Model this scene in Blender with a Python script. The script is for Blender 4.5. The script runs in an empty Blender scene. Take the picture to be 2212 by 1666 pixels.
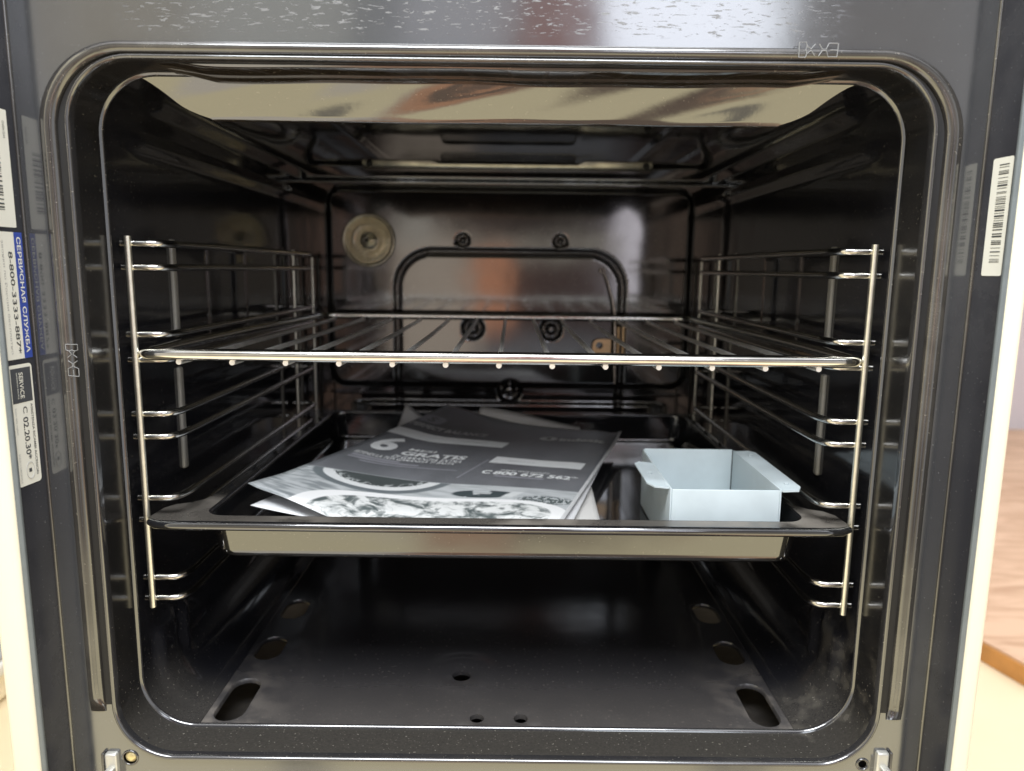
import bpy, bmesh, math, random
from mathutils import Vector, Matrix, geometry
random.seed(7)
S = bpy.context.scene
COL = S.collection

# ------------------------------------------------------------------ camera
YAW, PITCH, ROLL = -0.0009, 0.15906, 0.01171
CAM = Vector((.007, -.417, .300))
fw = Vector((-math.sin(YAW)*math.cos(PITCH), math.cos(YAW)*math.cos(PITCH), -math.sin(PITCH)))
rt = Vector((math.cos(YAW), math.sin(YAW), 0)); up = rt.cross(fw)
r2 = math.cos(ROLL)*rt + math.sin(ROLL)*up
u2 = -math.sin(ROLL)*rt + math.cos(ROLL)*up
cd = bpy.data.cameras.new('camera'); cam = bpy.data.objects.new('camera', cd); COL.objects.link(cam)
M = Matrix((r2, u2, -fw)).transposed().to_4x4(); M.translation = CAM
cam.matrix_world = M
cd.sensor_width = 36; cd.lens = 36*1576.1/2212
cd.clip_start = .02; cd.clip_end = 60
cd.dof.use_dof = True; cd.dof.focus_distance = .455; cd.dof.aperture_fstop = 6.5
S.camera = cam

# ------------------------------------------------------------------ node helpers
class X:
    """socket wrapper with arithmetic"""
    nt = None
    def __init__(s, v): s.v = v
    def op(s, o, kind, o2=None, clamp=False):
        n = X.nt.nodes.new('ShaderNodeMath'); n.operation = kind; n.use_clamp = clamp
        for i, a in enumerate((s, o, o2)):
            if a is None: continue
            a = a.v if isinstance(a, X) else a
            if isinstance(a, (int, float)): n.inputs[i].default_value = a
            else: X.nt.links.new(a, n.inputs[i])
        return X(n.outputs[0])
    def __add__(s, o): return s.op(o, 'ADD')
    def __sub__(s, o): return s.op(o, 'SUBTRACT')
    def __mul__(s, o): return s.op(o, 'MULTIPLY')
    def __truediv__(s, o): return s.op(o, 'DIVIDE')
    def mx(s, o): return s.op(o, 'MAXIMUM')
    def mn(s, o): return s.op(o, 'MINIMUM')
    def ab(s): return s.op(None, 'ABSOLUTE')
    def pw(s, o): return s.op(o, 'POWER')
    def sm(s, a, b):            # smoothstep a..b
        n = X.nt.nodes.new('ShaderNodeMapRange'); n.interpolation_type = 'SMOOTHSTEP'
        X.nt.links.new(s.v, n.inputs[0]); n.inputs[1].default_value = a; n.inputs[2].default_value = b
        return X(n.outputs[0])
    def inv(s): return X(s.v).op(-1.0, 'MULTIPLY') + 1.0
def box(a, a0, a1, s): return a.sm(a0-s, a0+s) * a.sm(a1-s, a1+s).inv()
def rgb(c): return (c[0], c[1], c[2], 1)
def mix(f, a, b):
    n = X.nt.nodes.new('ShaderNodeMix'); n.data_type = 'RGBA'
    for i, q in ((0, f), (6, a), (7, b)):
        q = q.v if isinstance(q, X) else q
        if isinstance(q, (int, float)): n.inputs[i].default_value = q
        elif isinstance(q, tuple): n.inputs[i].default_value = rgb(q)
        else: X.nt.links.new(q, n.inputs[i])
    return X(n.outputs[2])
def tex(kind='noise', scale=10, detail=3, vec=None, rough=.5, dist=0):
    if kind == 'noise':
        n = X.nt.nodes.new('ShaderNodeTexNoise'); n.inputs['Scale'].default_value = scale
        n.inputs['Detail'].default_value = detail; n.inputs['Roughness'].default_value = rough
        n.inputs['Distortion'].default_value = dist
    else:
        n = X.nt.nodes.new('ShaderNodeTexVoronoi'); n.inputs['Scale'].default_value = scale
    if vec is not None: X.nt.links.new(vec, n.inputs['Vector'])
    return X(n.outputs[0])
def coords(kind='Object', scale=None):
    n = X.nt.nodes.new('ShaderNodeTexCoord'); o = n.outputs[kind]
    if scale:
        m = X.nt.nodes.new('ShaderNodeMapping'); m.inputs['Scale'].default_value = scale
        X.nt.links.new(o, m.inputs[0]); o = m.outputs[0]
    return o
def sep(v):
    n = X.nt.nodes.new('ShaderNodeSeparateXYZ'); X.nt.links.new(v, n.inputs[0])
    return X(n.outputs[0]), X(n.outputs[1]), X(n.outputs[2])
def mat(name):
    m = bpy.data.materials.new(name); m.use_nodes = True; X.nt = m.node_tree
    return m, m.node_tree.nodes['Principled BSDF']
def setp(b, k, v):
    if isinstance(v, X): X.nt.links.new(v.v, b.inputs[k])
    elif isinstance(v, tuple): b.inputs[k].default_value = rgb(v)
    else: b.inputs[k].default_value = v
def bump(b, h, strength=.3, dist=.001):
    n = X.nt.nodes.new('ShaderNodeBump'); n.inputs['Strength'].default_value = strength
    n.inputs['Distance'].default_value = dist
    X.nt.links.new(h.v, n.inputs['Height']); X.nt.links.new(n.outputs[0], b.inputs['Normal'])

# ------------------------------------------------------------------ world: a procedural kitchen light dome
w = bpy.data.worlds.new('World'); S.world = w; w.use_nodes = True; X.nt = w.node_tree
bg = w.node_tree.nodes['Background']
dx, dy, dz = sep(coords('Generated'))
den = (dy*-1.0).mx(.02)
a = dx/den; e = dz/den
ny = dy.sm(-.12, .02).inv()          # 1 behind the camera
wob = tex('noise', 3.2, 2, coords('Generated'))
aa = a + (wob-.5)*.035
ee = e + (wob-.5)*.05
base = mix(dz.sm(-.9, .9), (.62, .50, .34), (.34, .34, .36))
base = mix(dz.sm(.62, .80), base, (2.8, 2.8, 2.95))            # ceiling light
low = ee.sm(-.60, -.30).inv()*ny
base = mix(low, base, (1.95, 1.72, 1.12))                        # bright band put in for the floor and open door in front
b_ = dx/((dz*-1.0).mx(.05)) + (wob-.5)*.2                      # things low down seen in the stamped lips
lowz = dz.sm(-.735, -.675).inv()*ny
base = mix(lowz*box(b_, -.62, .0, .10), base, (1.7, 1.55, 1.3))
base = mix(lowz*box(b_, -.22, .42, .07), base, (.42, .32, .26))
base = mix(lowz*box(b_, -.22, .0, .04)*tex('noise', 9, 3, coords('Generated', (1, 4, 1))).sm(.48, .56), base, (1.5, .80, .48))
base = mix(lowz*box(b_, .36, .60, .04)*tex('noise', 7, 3, coords('Generated', (1, 4, 1))).sm(.45, .55), base, (1.3, .78, .5))
midz = box(ee, -.85, -.42, .04)*ny
base = mix(midz*box(a, -.345, -.285, .012), base, (.5, .48, .42))
base = mix(midz*box(a, .31, .37, .012), base, (.5, .48, .42))
base = mix(box(aa, -1.9, -.62, .12)*ny*ee.sm(-.6, -.3), base, (.95, .93, .88))
base = mix(box(aa, .62, 2.2, .15)*ny*ee.sm(-.6, -.3), base, (.80, .82, .86))
def room(a0, a1, e0, e1, col, s_=.012, k=1.0):
    global base
    base = mix(box(aa, a0, a1, s_)*box(ee, e0, e1, s_)*ny*k, base, col)
room(-.30, .30, -.34, .20, (.15, .105, .095), .03)
room(-.262, -.212, -.20, .13, (.85, .62, .48), .006)
room(-.165, -.045, -.20, .055, (1.30, 1.10, .90), .020)
room(-.155, -.105, .03, .16, (1.15, 1.08, .95), .014)
room(-.070, .150, .012, .050, (.85, .78, .66), .012)
room(-.10, .135, .060, .17, (.08, .06, .06), .014)
room(-.052, .002, -.085, .030, (1.75, .80, .46), .010)
room(.004, .125, -.070, .010, (.24, .165, .15), .012)
room(-.05, .14, -.30, -.10, (.55, .56, .60), .03)
room(.142, .178, -.050, .13, (3.1, 2.95, 3.2), .020)
room(.192, .214, -.2, .2, (.10, .08, .08), .006)
room(.220, .262, -.2, .13, (1.0, .62, .45), .005)
# the same kitchen higher up
room(-.60, -.42, .20, .50, (.85, .75, .55), .05)
room(-.42, -.20, .20, .50, (1.1, 1.1, 1.0), .03)
room(-.20, -.155, .20, .50, (.35, .38, .40), .012)
room(-.155, .0, .20, .50, (1.15, 1.16, 1.25), .02)
room(.012, .095, .20, .50, (.75, .24, .16), .010)
room(.105, .335, .20, .50, (1.6, 1.55, 1.8), .010)
base = mix(box(ee, .50, .85, .04)*box(aa, -1.2, 1.2, .1)*ny, base, (.10, .10, .11))  # dark band added to the dome to dim the tray's rear wall reflection
X.nt.links.new(base.v, bg.inputs[0]); bg.inputs[1].default_value = 1.05

def area(name, loc, target, sx, sy, power, col):
    l = bpy.data.lights.new(name, 'AREA'); l.shape = 'RECTANGLE'; l.size = sx; l.size_y = sy
    l.energy = power; l.color = col
    o = bpy.data.objects.new(name, l); COL.objects.link(o); o.location = loc
    o.rotation_euler = (Vector(target)-Vector(loc)).to_track_quat('-Z', 'Y').to_euler()
    return o
area('ceiling_lamp', (-.1, -.80, 1.50), (0, .25, .10), 1.1, .5, 40, (.93, .97, 1))
area('window_light', (.40, -1.30, .86), (0, .0, .25), .40, .36, 1.9, (.85, .92, 1))

S.view_settings.view_transform = 'Standard'; S.view_settings.look = 'None'
S.view_settings.exposure = 0; S.view_settings.gamma = 1
S.render.engine = 'CYCLES'
S.cycles.max_bounces = 10; S.cycles.glossy_bounces = 6

# ------------------------------------------------------------------ materials
def enamel(name, base=(.010, .010, .012), rough=.10, ior=2.1, dust=0.0, dustcol=(.30, .27, .22), streak=False, wav=.25, film=0.0, wsc=(1, 1, 1), lowdust=False, earonly=False):
    m, b = mat(name)
    oc = coords('Object')
    n1 = tex('noise', 55, 4, oc); n2 = tex('noise', 900, 2, oc); n3 = tex('noise', 9, 3, oc)
    speck = tex('noise', 650, 1, oc).sm(.725, .75)
    r = n1*.05 + (rough-.02)
    col = mix(0.0, base, base)
    dm = speck*.35
    if dust:
        x, y, z = sep(oc)
        patch = n3.sm(.38, .68)*n1.sm(.3, .6)*dust + dust*.35
        if earonly: patch = patch*y.sm(-.128, -.110).inv()
        dm = dm.mx(patch*(n2*.6+.55)).mn(.9)
        r = r + patch*.45
    if lowdust:
        x, y, z = sep(oc)
        nf = y.sm(.05, .10).inv()
        ld = z.sm(.008, .04).inv()*(tex('noise', 700, 3, oc)*.12+.05)*nf
        ld = ld.mx(z.sm(.03, .06).inv()*tex('noise', 500, 2, oc).sm(.68, .72)*.5*nf)
        ld = ld.mx(z.sm(.02, .09).inv()*x.sm(.15, .22)*tex('noise', 70, 6, oc).sm(.40, .75)*nf*.28)
        dm = dm.mx(ld)
        r = r + ld*.5
    if film:
        r = r + n3.sm(.4, .6)*film
    if streak:
        st = tex('noise', 1, 3, coords('Object', (135, 135, 700)), .6, .6).sm(.585, .63)  # pale flecks: droplet marks plus wet reflections put into the colour
        x, y, z = sep(oc)
        reg = box(x, -.20, .175, .02)*z.sm(.422, .426)
        reg = reg*tex('noise', 24, 2, oc).sm(.30, .42)
        st = st*reg
        r = r + st*.35
        dm = dm.mx(st*.26)
    col = mix(dm, base, dustcol)
    setp(b, 'Base Color', col); setp(b, 'Roughness', r); setp(b, 'IOR', ior)
    wv = tex('noise', 14, 2, coords('Object', wsc))*1.0 + n1*.06
    bump(b, wv, wav, .004)
    return m
def simple(name, col, rough=.5, metal=0, **k):
    m, b = mat(name)
    oc = coords('Object')
    n = tex('noise', k.get('ns', 120), 3, oc)
    c2 = tuple(c*k.get('var', .85) for c in col)
    setp(b, 'Base Color', mix(n.sm(.3, .7), c2, col)); setp(b, 'Roughness', n*.1+(rough-.05)); setp(b, 'Metallic', metal)
    if 'ior' in k: setp(b, 'IOR', k['ior'])
    if k.get('bump'): bump(b, n, k['bump'], .0005)
    return m
mPlate = enamel('plate_enamel', (.036, .037, .041), .11, 2.25, dust=.05, dustcol=(.22, .22, .22), streak=True, wav=.10)
mRim = enamel('rim_enamel', (.016, .015, .015), .10, 2.1, dust=.12, wav=.12)
mLip = enamel('lip_enamel', (.02, .02, .022), .09, 2.2, dust=.05, wav=.1)
mRibSheen = enamel('rib_sheen_enamel', (.22, .21, .19), .34, 1.7, wav=.1)  # pale colour stands for room light reflected on the wall ribs
mFlange = enamel('flange_enamel', (.010, .010, .011), .14, 1.5, dust=.03, wav=.1, lowdust=True)
mCav = enamel('cavity_enamel', (.0105, .0105, .013), .095, 1.75, wav=.15, lowdust=True)
mBack = enamel('back_enamel', (.008, .007, .007), .08, 2.25, wav=.05)
mFloor = enamel('floor_enamel', (.012, .012, .015), .16, 1.75, dust=.0, wav=.15)
# floor: dusty towards the door opening where crumbs and dust have settled
X.nt = mFloor.node_tree
b = mFloor.node_tree.nodes['Principled BSDF']; oc = coords('Object'); x_, y_, z_ = sep(oc)
fr = y_.sm(.01, .125).inv()
cor = ((x_.ab()).sm(.13, .22))*y_.sm(.03, .16).inv()
nn = tex('noise', 60, 5, oc); sp = tex('noise', 420, 2, oc).sm(.665, .70)
dm = (fr*(tex('noise', 620, 3, oc)*.22+nn*.08+.02) + cor*nn.sm(.4, .65)*.5).mx(sp*.5*fr.mx(.35)).mn(.8)
setp(b, 'Base Color', mix(dm, (.024, .023, .025), (.23, .20, .17)))
setp(b, 'Roughness', nn*.08+.12 + fr*.35 + cor*.2)
mTray = enamel('tray_enamel', (.009, .009, .010), .08, 2.2, wav=.08)
mTrayEar = enamel('tray_flange_enamel', (.015, .014, .013), .16, 2.0, dust=.60, dustcol=(.28, .25, .215), earonly=True, wav=.1)
mValance = enamel('valance_enamel', (.02, .016, .012), .07, 2.35, wav=.30, wsc=(.22, 1, 1.6))
mChrome = simple('chrome_wire', (.78, .76, .72), .13, 1, var=.9)
mWire = simple('shelf_wire', (.95, .93, .90), .46, 1, var=.9)
mChromeDim = simple('chrome_rail', (.60, .58, .55), .16, 1, var=.85)
mRod = simple('rack_rod_chrome', (.90, .88, .78), .36, 1, var=.9)
mCream = simple('cream_paint', (.77, .725, .575), .35, 0, var=.98, ns=20)
mGrey = simple('edge_trim', (.14, .16, .17), .35, 0, var=.9)
mReturn = enamel('return_enamel', (.022, .023, .030), .22, 1.6, dust=.10, dustcol=(.2, .2, .21), wav=.1)
mSteel = simple('hinge_steel', (.62, .61, .56), .35, .6, var=.9)
mBrass = simple('screw_zinc', (.80, .68, .36), .35, .7, var=.8, ns=400)
mBracket = simple('copper_bracket', (.62, .45, .27), .32, .9, var=.85, ns=300)
mTube = simple('probe_steel', (.55, .50, .45), .25, 1, var=.8, ns=300)
mBlue = simple('pale_blue_sheet', (.53, .60, .625), .42, 0, var=.90, ns=38, bump=.10)
mWhite = simple('white_label', (.74, .74, .68), .45, 0, var=.97, ns=40)
mLblBlue = simple('blue_print', (.035, .07, .36), .45, 0, var=.9)
mInk = simple('dark_ink', (.05, .055, .06), .5, 0, var=.8)
mInkG = simple('faint_ink', (.42, .42, .42), .5, 0, var=.9)
mLblDark = simple('dark_label_print', (.06, .065, .075), .45, 0, var=.9)
mPaper = simple('white_paper', (.74, .74, .75), .6, 0, var=.975, ns=30, bump=.08)
mPaperW = simple('warm_paper', (.66, .645, .62), .6, 0, var=.97, ns=30, bump=.08)
mPrintW = simple('page_white_print', (.80, .81, .81), .55, 0, var=.96)
mPrintW2 = simple('page_pale_print', (.50, .50, .50), .55, 0, var=.95)
mPrintG = simple('page_grey_print', (.30, .30, .33), .55, 0, var=.9)
mPrintG2 = simple('page_faint_print', (.17, .17, .165), .55, 0, var=.9)
mDark = simple('dark_void', (.006, .006, .007), .5)
mIcon = simple('etched_icon', (.26, .265, .27), .4)
mUnder = simple('burner_plate', (.065, .058, .052), .35, .5, var=.7)
mWall = simple('wall_paint', (.66, .62, .66), .7, 0, var=.98, ns=5)
mFloorC = simple('cream_linoleum', (.72, .60, .40), .45, 0, var=.94, ns=8)
mCab = simple('cabinet_cream', (.88, .80, .60), .4, 0, var=.97, ns=5)
mTile = simple('pane_grey', (.42, .47, .52), .2, 0, var=.8, ns=14)
mEdge = simple('orange_edge', (.52, .24, .06), .4, 0, var=.75, ns=25)
m, b = mat('wood_laminate'); mWood = m
v = coords('Object', (3, 16, 3))
n = tex('noise', 1.6, 4, v, .55, 1.2)
setp(b, 'Base Color', mix(n.sm(.35, .62), (.44, .27, .16), (.60, .40, .26))); setp(b, 'Roughness', .42)
# lamp glass
m, b = mat('lamp_glass'); mGlass = m
oc = coords('Object'); n = tex('noise', 60, 3, oc)
setp(b, 'Base Color', (.95, .93, .82)); setp(b, 'Roughness', .05); setp(b, 'Transmission Weight', .92); setp(b, 'IOR', 1.5)
bump(b, n, .25, .002)
mRefl = simple('lamp_reflector', (.56, .53, .43), .22, .85, var=.75, ns=70)

# ------------------------------------------------------------------ mesh helpers
def link(o, parent=None):
    COL.objects.link(o)
    if parent: o.parent = parent
    return o
def mesh_obj(name, verts, faces, m, parent=None, smooth=True, uv=None):
    me = bpy.data.meshes.new(name); me.from_pydata([tuple(v) for v in verts], [], faces); me.update()
    if uv:
        l = me.uv_layers.new(name='UVMap')
        for p in me.polygons:
            for li in p.loop_indices: l.data[li].uv = uv[me.loops[li].vertex_index]
    me.materials.append(m)
    if smooth:
        for p in me.polygons: p.use_smooth = True
    return link(bpy.data.objects.new(name, me), parent)
def thing(name, label, cat, loc=(0, 0, 0), group=None):
    o = bpy.data.objects.new(name, None); COL.objects.link(o); o.location = loc
    o.empty_display_size = .05
    o['label'] = label; o['category'] = cat
    if group: o['group'] = group
    return o
def tag(o, label, cat, group=None):
    o['label'] = label; o['category'] = cat
    if group: o['group'] = group
    return o
class MB:
    def __init__(s): s.v = []; s.f = []; s.off = Vector((0, 0, 0))
    def add(s, vs, fs):
        k = len(s.v); s.v += [Vector(p) for p in vs]; s.f += [tuple(i+k for i in f) for f in fs]
    def box(s, x0, x1, y0, y1, z0, z1):
        s.add([(x, y, z) for x in (x0, x1) for y in (y0, y1) for z in (z0, z1)],
              [(0, 1, 3, 2), (4, 6, 7, 5), (0, 4, 5, 1), (2, 3, 7, 6), (0, 2, 6, 4), (1, 5, 7, 3)])
    def tube(s, pts, r, n=10, cap=True, closed=False):
        pts = [Vector(p) for p in pts]; N = len(pts)
        rs = r if isinstance(r, (list, tuple)) else [r]*N
        vs = []; prev = None
        for i, p in enumerate(pts):
            if closed: t = (pts[(i+1) % N]-pts[i-1]).normalized()
            else: t = (pts[min(i+1, N-1)]-pts[max(i-1, 0)]).normalized()
            if prev is None:
                q = Vector((0, 0, 1)) if abs(t.z) < .9 else Vector((1, 0, 0))
                nrm = t.cross(q).normalized()
            else: nrm = (prev - t*prev.dot(t)).normalized()
            prev = nrm; bn = t.cross(nrm)
            for k in range(n):
                an = 2*math.pi*k/n
                vs.append(p + (nrm*math.cos(an)+bn*math.sin(an))*rs[i])
        fs = []
        for i in range(N if closed else N-1):
            j = (i+1) % N
            for k in range(n):
                fs.append((i*n+k, i*n+(k+1) % n, j*n+(k+1) % n, j*n+k))
        if cap and not closed:
            fs.append(tuple(range(n))[::-1]); fs.append(tuple((N-1)*n+k for k in range(n)))
        s.add(vs, fs)
    def build(s, name, m, parent=None, smooth=True, bevel=0):
        o = mesh_obj(name, s.v, s.f, m, parent, smooth)
        bm = bmesh.new(); bm.from_mesh(o.data); bmesh.ops.recalc_face_normals(bm, faces=bm.faces)
        if bevel:
            bmesh.ops.bevel(bm, geom=[e for e in bm.edges if e.calc_face_angle(0) > .6], offset=bevel, segments=3, profile=.5, affect='EDGES', clamp_overlap=True)
        bm.to_mesh(o.data); bm.free()
        if smooth:
            for p in o.data.polygons: p.use_smooth = True
            o.data.set_sharp_from_angle(angle=math.radians(50))
        return o
def fillet(pts, r, n=6, closed=False):
    """round the corners of a 3-D polyline"""
    pts = [Vector(p) for p in pts]; out = []; N = len(pts)
    for i, p in enumerate(pts):
        if not closed and i in (0, N-1): out.append(p); continue
        a = (pts[i-1]-p); c = (pts[(i+1) % N]-p); rr = r[i] if isinstance(r, (list, tuple)) else r
        d = min(rr, a.length*.49, c.length*.49)
        A = p+a.normalized()*d; B = p+c.normalized()*d
        for k in range(n+1):
            t = k/n; out.append(A*(1-t)**2+p*2*t*(1-t)+B*t*t)
    return out
def rrect(hw, z0, z1, r, n=10, cx=0, seg=0):
    """rounded rectangle (x,z) + outward normals, counter-clockwise from bottom centre"""
    P = []
    cs = [(cx+hw-r, z0+r, -90), (cx+hw-r, z1-r, 0), (cx-hw+r, z1-r, 90), (cx-hw+r, z0+r, 180)]
    raw = [((cx, z0), (0, -1))]
    for (x, z, a0) in cs:
        for k in range(n+1):
            a = math.radians(a0+90*k/n); c, s_ = math.cos(a), math.sin(a)
            raw.append(((x+r*c, z+r*s_), (c, s_)))
    if not seg: return raw
    out = []
    for i in range(len(raw)):
        (p, nn), (q, mm) = raw[i], raw[(i+1) % len(raw)]
        L = math.hypot(q[0]-p[0], q[1]-p[1]); k = max(1, int(L/seg))
        for j in range(k):
            t = j/k; out.append(((p[0]*(1-t)+q[0]*t, p[1]*(1-t)+q[1]*t), (nn[0]*(1-t)+mm[0]*t, nn[1]*(1-t)+mm[1]*t)))
    return out
def sweep(name, path, prof, m, parent=None, closed=True):
    """prof: list of (outward offset, y)"""
    vs = []; fs = []; K = len(prof); N = len(path)
    for (p, nn) in path:
        for (o, y) in prof: vs.append((p[0]+nn[0]*o, y, p[1]+nn[1]*o))
    for i in range(N if closed else N-1):
        j = (i+1) % N
        for k in range(K-1): fs.append((i*K+k, i*K+k+1, j*K+k+1, j*K+k))
    if not closed:
        fs.append(tuple(range(K))); fs.append(tuple((N-1)*K+k for k in range(K)))
    o = mesh_obj(name, vs, fs, m, parent)
    bm = bmesh.new(); bm.from_mesh(o.data); bmesh.ops.recalc_face_normals(bm, faces=bm.faces); bm.to_mesh(o.data); bm.free()
    return o
def arc_prof(o0, o1, y0, h, n=8):
    return [(o0+(o1-o0)*(1-math.cos(math.pi*k/n))/2, y0-h*math.sin(math.pi*k/n)) for k in range(n+1)]
def cdt(loops, holes, inner, keep):
    """2-D constrained triangulation; loops/holes lists of point lists, returns verts2d, faces"""
    vs = []; es = []
    for L in loops+holes:
        k = len(vs); vs += [Vector(p) for p in L]; es += [(k+i, k+(i+1) % len(L)) for i in range(len(L))]
    vs += [Vector(p) for p in inner]
    r = geometry.delaunay_2d_cdt(vs, es, [], 0, 1e-6)
    V, F = r[0], r[2]; out = []
    for f in F:
        c = sum((V[i] for i in f), Vector((0, 0)))/len(f)
        if keep(c): out.append(tuple(f))
    return V, out
def inpoly(c, L):
    x, y = c; ins = False; n = len(L)
    for i in range(n):
        x1, y1 = L[i]; x2, y2 = L[(i+1) % n]
        if (y1 > y) != (y2 > y) and x < (x2-x1)*(y-y1)/(y2-y1)+x1: ins = not ins
    return ins
def text2d(s, size=1.0, bold=0.0, spacing=1.0):
    c = bpy.data.curves.new('t', 'FONT'); c.body = s; c.size = size; c.offset = bold; c.resolution_u = 3
    c.space_character = spacing
    o = bpy.data.objects.new('t', c); COL.objects.link(o)
    dg = bpy.context.evaluated_depsgraph_get(); me = bpy.data.meshes.new_from_object(o.evaluated_get(dg))
    V = [v.co.copy() for v in me.vertices]; F = [tuple(p.vertices) for p in me.polygons]
    bpy.data.objects.remove(o); bpy.data.curves.remove(c); bpy.data.meshes.remove(me)
    x0 = min(v.x for v in V); x1 = max(v.x for v in V); y0 = min(v.y for v in V); y1 = max(v.y for v in V)
    return V, F, (x0, x1, y0, y1)

# ------------------------------------------------------------------ THE OVEN
oven = thing('oven', 'black enamelled built-in oven with its door open and cream side panels', 'oven')
ZB, ZT, HW, RC = -.0035, .4085, .235, .034

# front plate with the opening cut out
hole = [p for p, n_ in rrect(HW+.0035, ZB-.0035, ZT+.0035, RC+.0035, 12)]
outer = [(-.2665, -.16), (.2665, -.16), (.2665, .62), (-.2665, .62)]
screwL = [(-.2305+.0042*math.cos(t*math.pi/10), .0002-.0075+.0042*math.sin(t*math.pi/10)) for t in range(20)]
holeR = [(.2313+.0026*math.cos(t*math.pi/8), -.0063+.0026*math.sin(t*math.pi/8)) for t in range(16)]
V, F = cdt([outer], [hole, screwL, holeR], [], lambda c: not inpoly(c, hole) and not inpoly(c, screwL) and not inpoly(c, holeR))
mesh_obj('front_frame', [(p.x, 0, p.y) for p in V], F, mPlate, oven, smooth=False)
mb = MB(); mb.box(-.2305-.01, -.2305+.01, .004, .006, -.017, .003); mb.build('hole_backing', mDark, oven, False)
mb = MB(); mb.box(.2313-.008, .2313+.008, .004, .006, -.015, .002); mb.build('hole_backing', mDark, oven, False)
def ring(name, cx, cz, r, t, y, m, parent, n=28):
    mb = MB(); mb.tube([(cx+r*math.cos(2*math.pi*k/n), y, cz+r*math.sin(2*math.pi*k/n)) for k in range(n)], t, 8, closed=True)
    return mb.build(name, m, parent)
ring('hole_rim', .2313, -.0063, .0036, .0007, -.0002, mLip, oven)
ring('hole_rim', -.2305, -.0073, .0047, .0006, -.0002, mLip, oven)
# zinc screw head in the left hole
def disc_dome(name, cx, cz, r, y, h, m, parent, n=28, rings=6):
    vs = [(cx, y-h, cz)]; fs = []
    for i in range(1, rings+1):
        q = i/rings
        for k in range(n):
            a_ = 2*math.pi*k/n; vs.append((cx+r*q*math.cos(a_), y-h*math.sqrt(max(0, 1-q*q)), cz+r*q*math.sin(a_)))
    for k in range(n): fs.append((0, 1+(k+1) % n, 1+k))
    for i in range(rings-1):
        for k in range(n):
            a_ = 1+i*n+k; b_ = 1+i*n+(k+1) % n; fs.append((a_, b_, b_+n, a_+n))
    return mesh_obj(name, vs, fs, m, parent)
disc_dome('screw', -.2305, -.0073, .0036, .001, .0014, mBrass, oven)

path = rrect(HW, ZB, ZT, RC, 14, seg=.01)
# lip around the mouth, then the flange going in, then the inner bead
prof = [(.0036, .0)] + [(.0036-.0036*(1-math.cos(math.pi*k/8))/2*1.0, -.0036*math.sin(math.pi*k/8)) for k in range(1, 8)] + [(0, .0015)]
sweep('opening_lip', path, prof, mLip, oven)
sweep('mouth_flange', path, [(0, .0015), (.0003, .012), (.0008, .0272)], mFlange, oven)
sweep('inner_bead', path, [(.0008, .0272), (-.0002, .0278), (-.0008, .0285), (-.0010, .0292), (-.0006, .0300), (.0003, .0310), (.0030, .0318)], mLip, oven)
# roll bead above the seal groove: top and both sides, ending above the hinges
raw = rrect(.2478, -.1, .4152, .043, 14, seg=.01)
pp = [q for q in raw if q[0][1] > .024]
i0 = next(i for i in range(len(pp)) if pp[i][0][0] > .24)
pp = sorted(range(len(pp)), key=lambda i: i)  # already in ccw order from bottom right to bottom left
pts_ = [q for q in raw if q[0][1] > .024]
bead = []
for (p, nn) in pts_:
    bead.append((p, nn))
K = 10; vs = []; fs = []
N = len(bead)
for i, (p, nn) in enumerate(bead):
    side = abs(nn[0])
    half = .0034 + .0016*side
    endf = min(1, min(i, N-1-i)/1.0+.25)
    for k in range(K+1):
        an = math.pi*k/K; o_ = -half*math.cos(an); h_ = .0042*math.sin(an)**.8 if 0 < k < K else 0
        vs.append((p[0]+nn[0]*o_, .0003-h_*endf, p[1]+nn[1]*o_))
for i in range(N-1):
    for k in range(K): fs.append((i*(K+1)+k, i*(K+1)+k+1, (i+1)*(K+1)+k+1, (i+1)*(K+1)+k))
fs.append(tuple(range(K+1))); fs.append(tuple((N-1)*(K+1)+k for k in range(K+1)))
mesh_obj('roll_bead', vs, fs, mRim, oven)
# seal groove between lip and bead, its shade put in as a dark strip
gr = [q for q in rrect(.2405, -.1, .4102, .0385, 14, seg=.01) if q[0][1] > .026]
mb = []; vs = []; fs = []
for (p, nn) in gr:
    hw_ = .0005+.0019*abs(nn[0])
    for o_, y in ((-hw_, -.0004), (0, -.0001), (hw_, -.0004)): vs.append((p[0]+nn[0]*o_, y, p[1]+nn[1]*o_))
for i in range(len(gr)-1):
    for k in range(2): fs.append((i*3+k, i*3+k+1, i*3+4+k, i*3+3+k))
mesh_obj('seal_groove_shade', vs, fs, mDark, oven)

# cavity walls: one stamped shell with ribs and recesses
def sm_(t): t = max(0, min(1, t)); return t*t*(3-2*t)
def bx_(v, a0, a1, s): return sm_((v-a0)/s)*sm_((a1-v)/s)
def wall_disp(side, y, z):
    """inward relief of the side walls, metres"""
    h = 0
    h -= .0016*bx_(y, .17, .235, .010)*bx_(z, .235, .318, .010)
    h -= .0016*bx_(y, .255, .375, .010)*bx_(z, .235, .318, .010)
    h += .0030*bx_(z, .372, .384, .004)*sm_((y-.05)/.03)
    h += .0060*sm_((z-.40)/.006)*sm_((y-.08)/.02)
    h += .0045*bx_(y, .048, .085, .010)*bx_(z, -.02, .058, .010)
    h += .0045*bx_(y, .088, .102, .005)*bx_(z, .012, .055, .008)
    return h
cav = rrect(.2372, -.0065, .437, .036, 12, seg=.0035)
ys = [.0318, .034] + [.037+i*(.463-.037)/140 for i in range(141)]
vs = []; fs = []; idx = {}
use = [q for q in cav]
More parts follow.
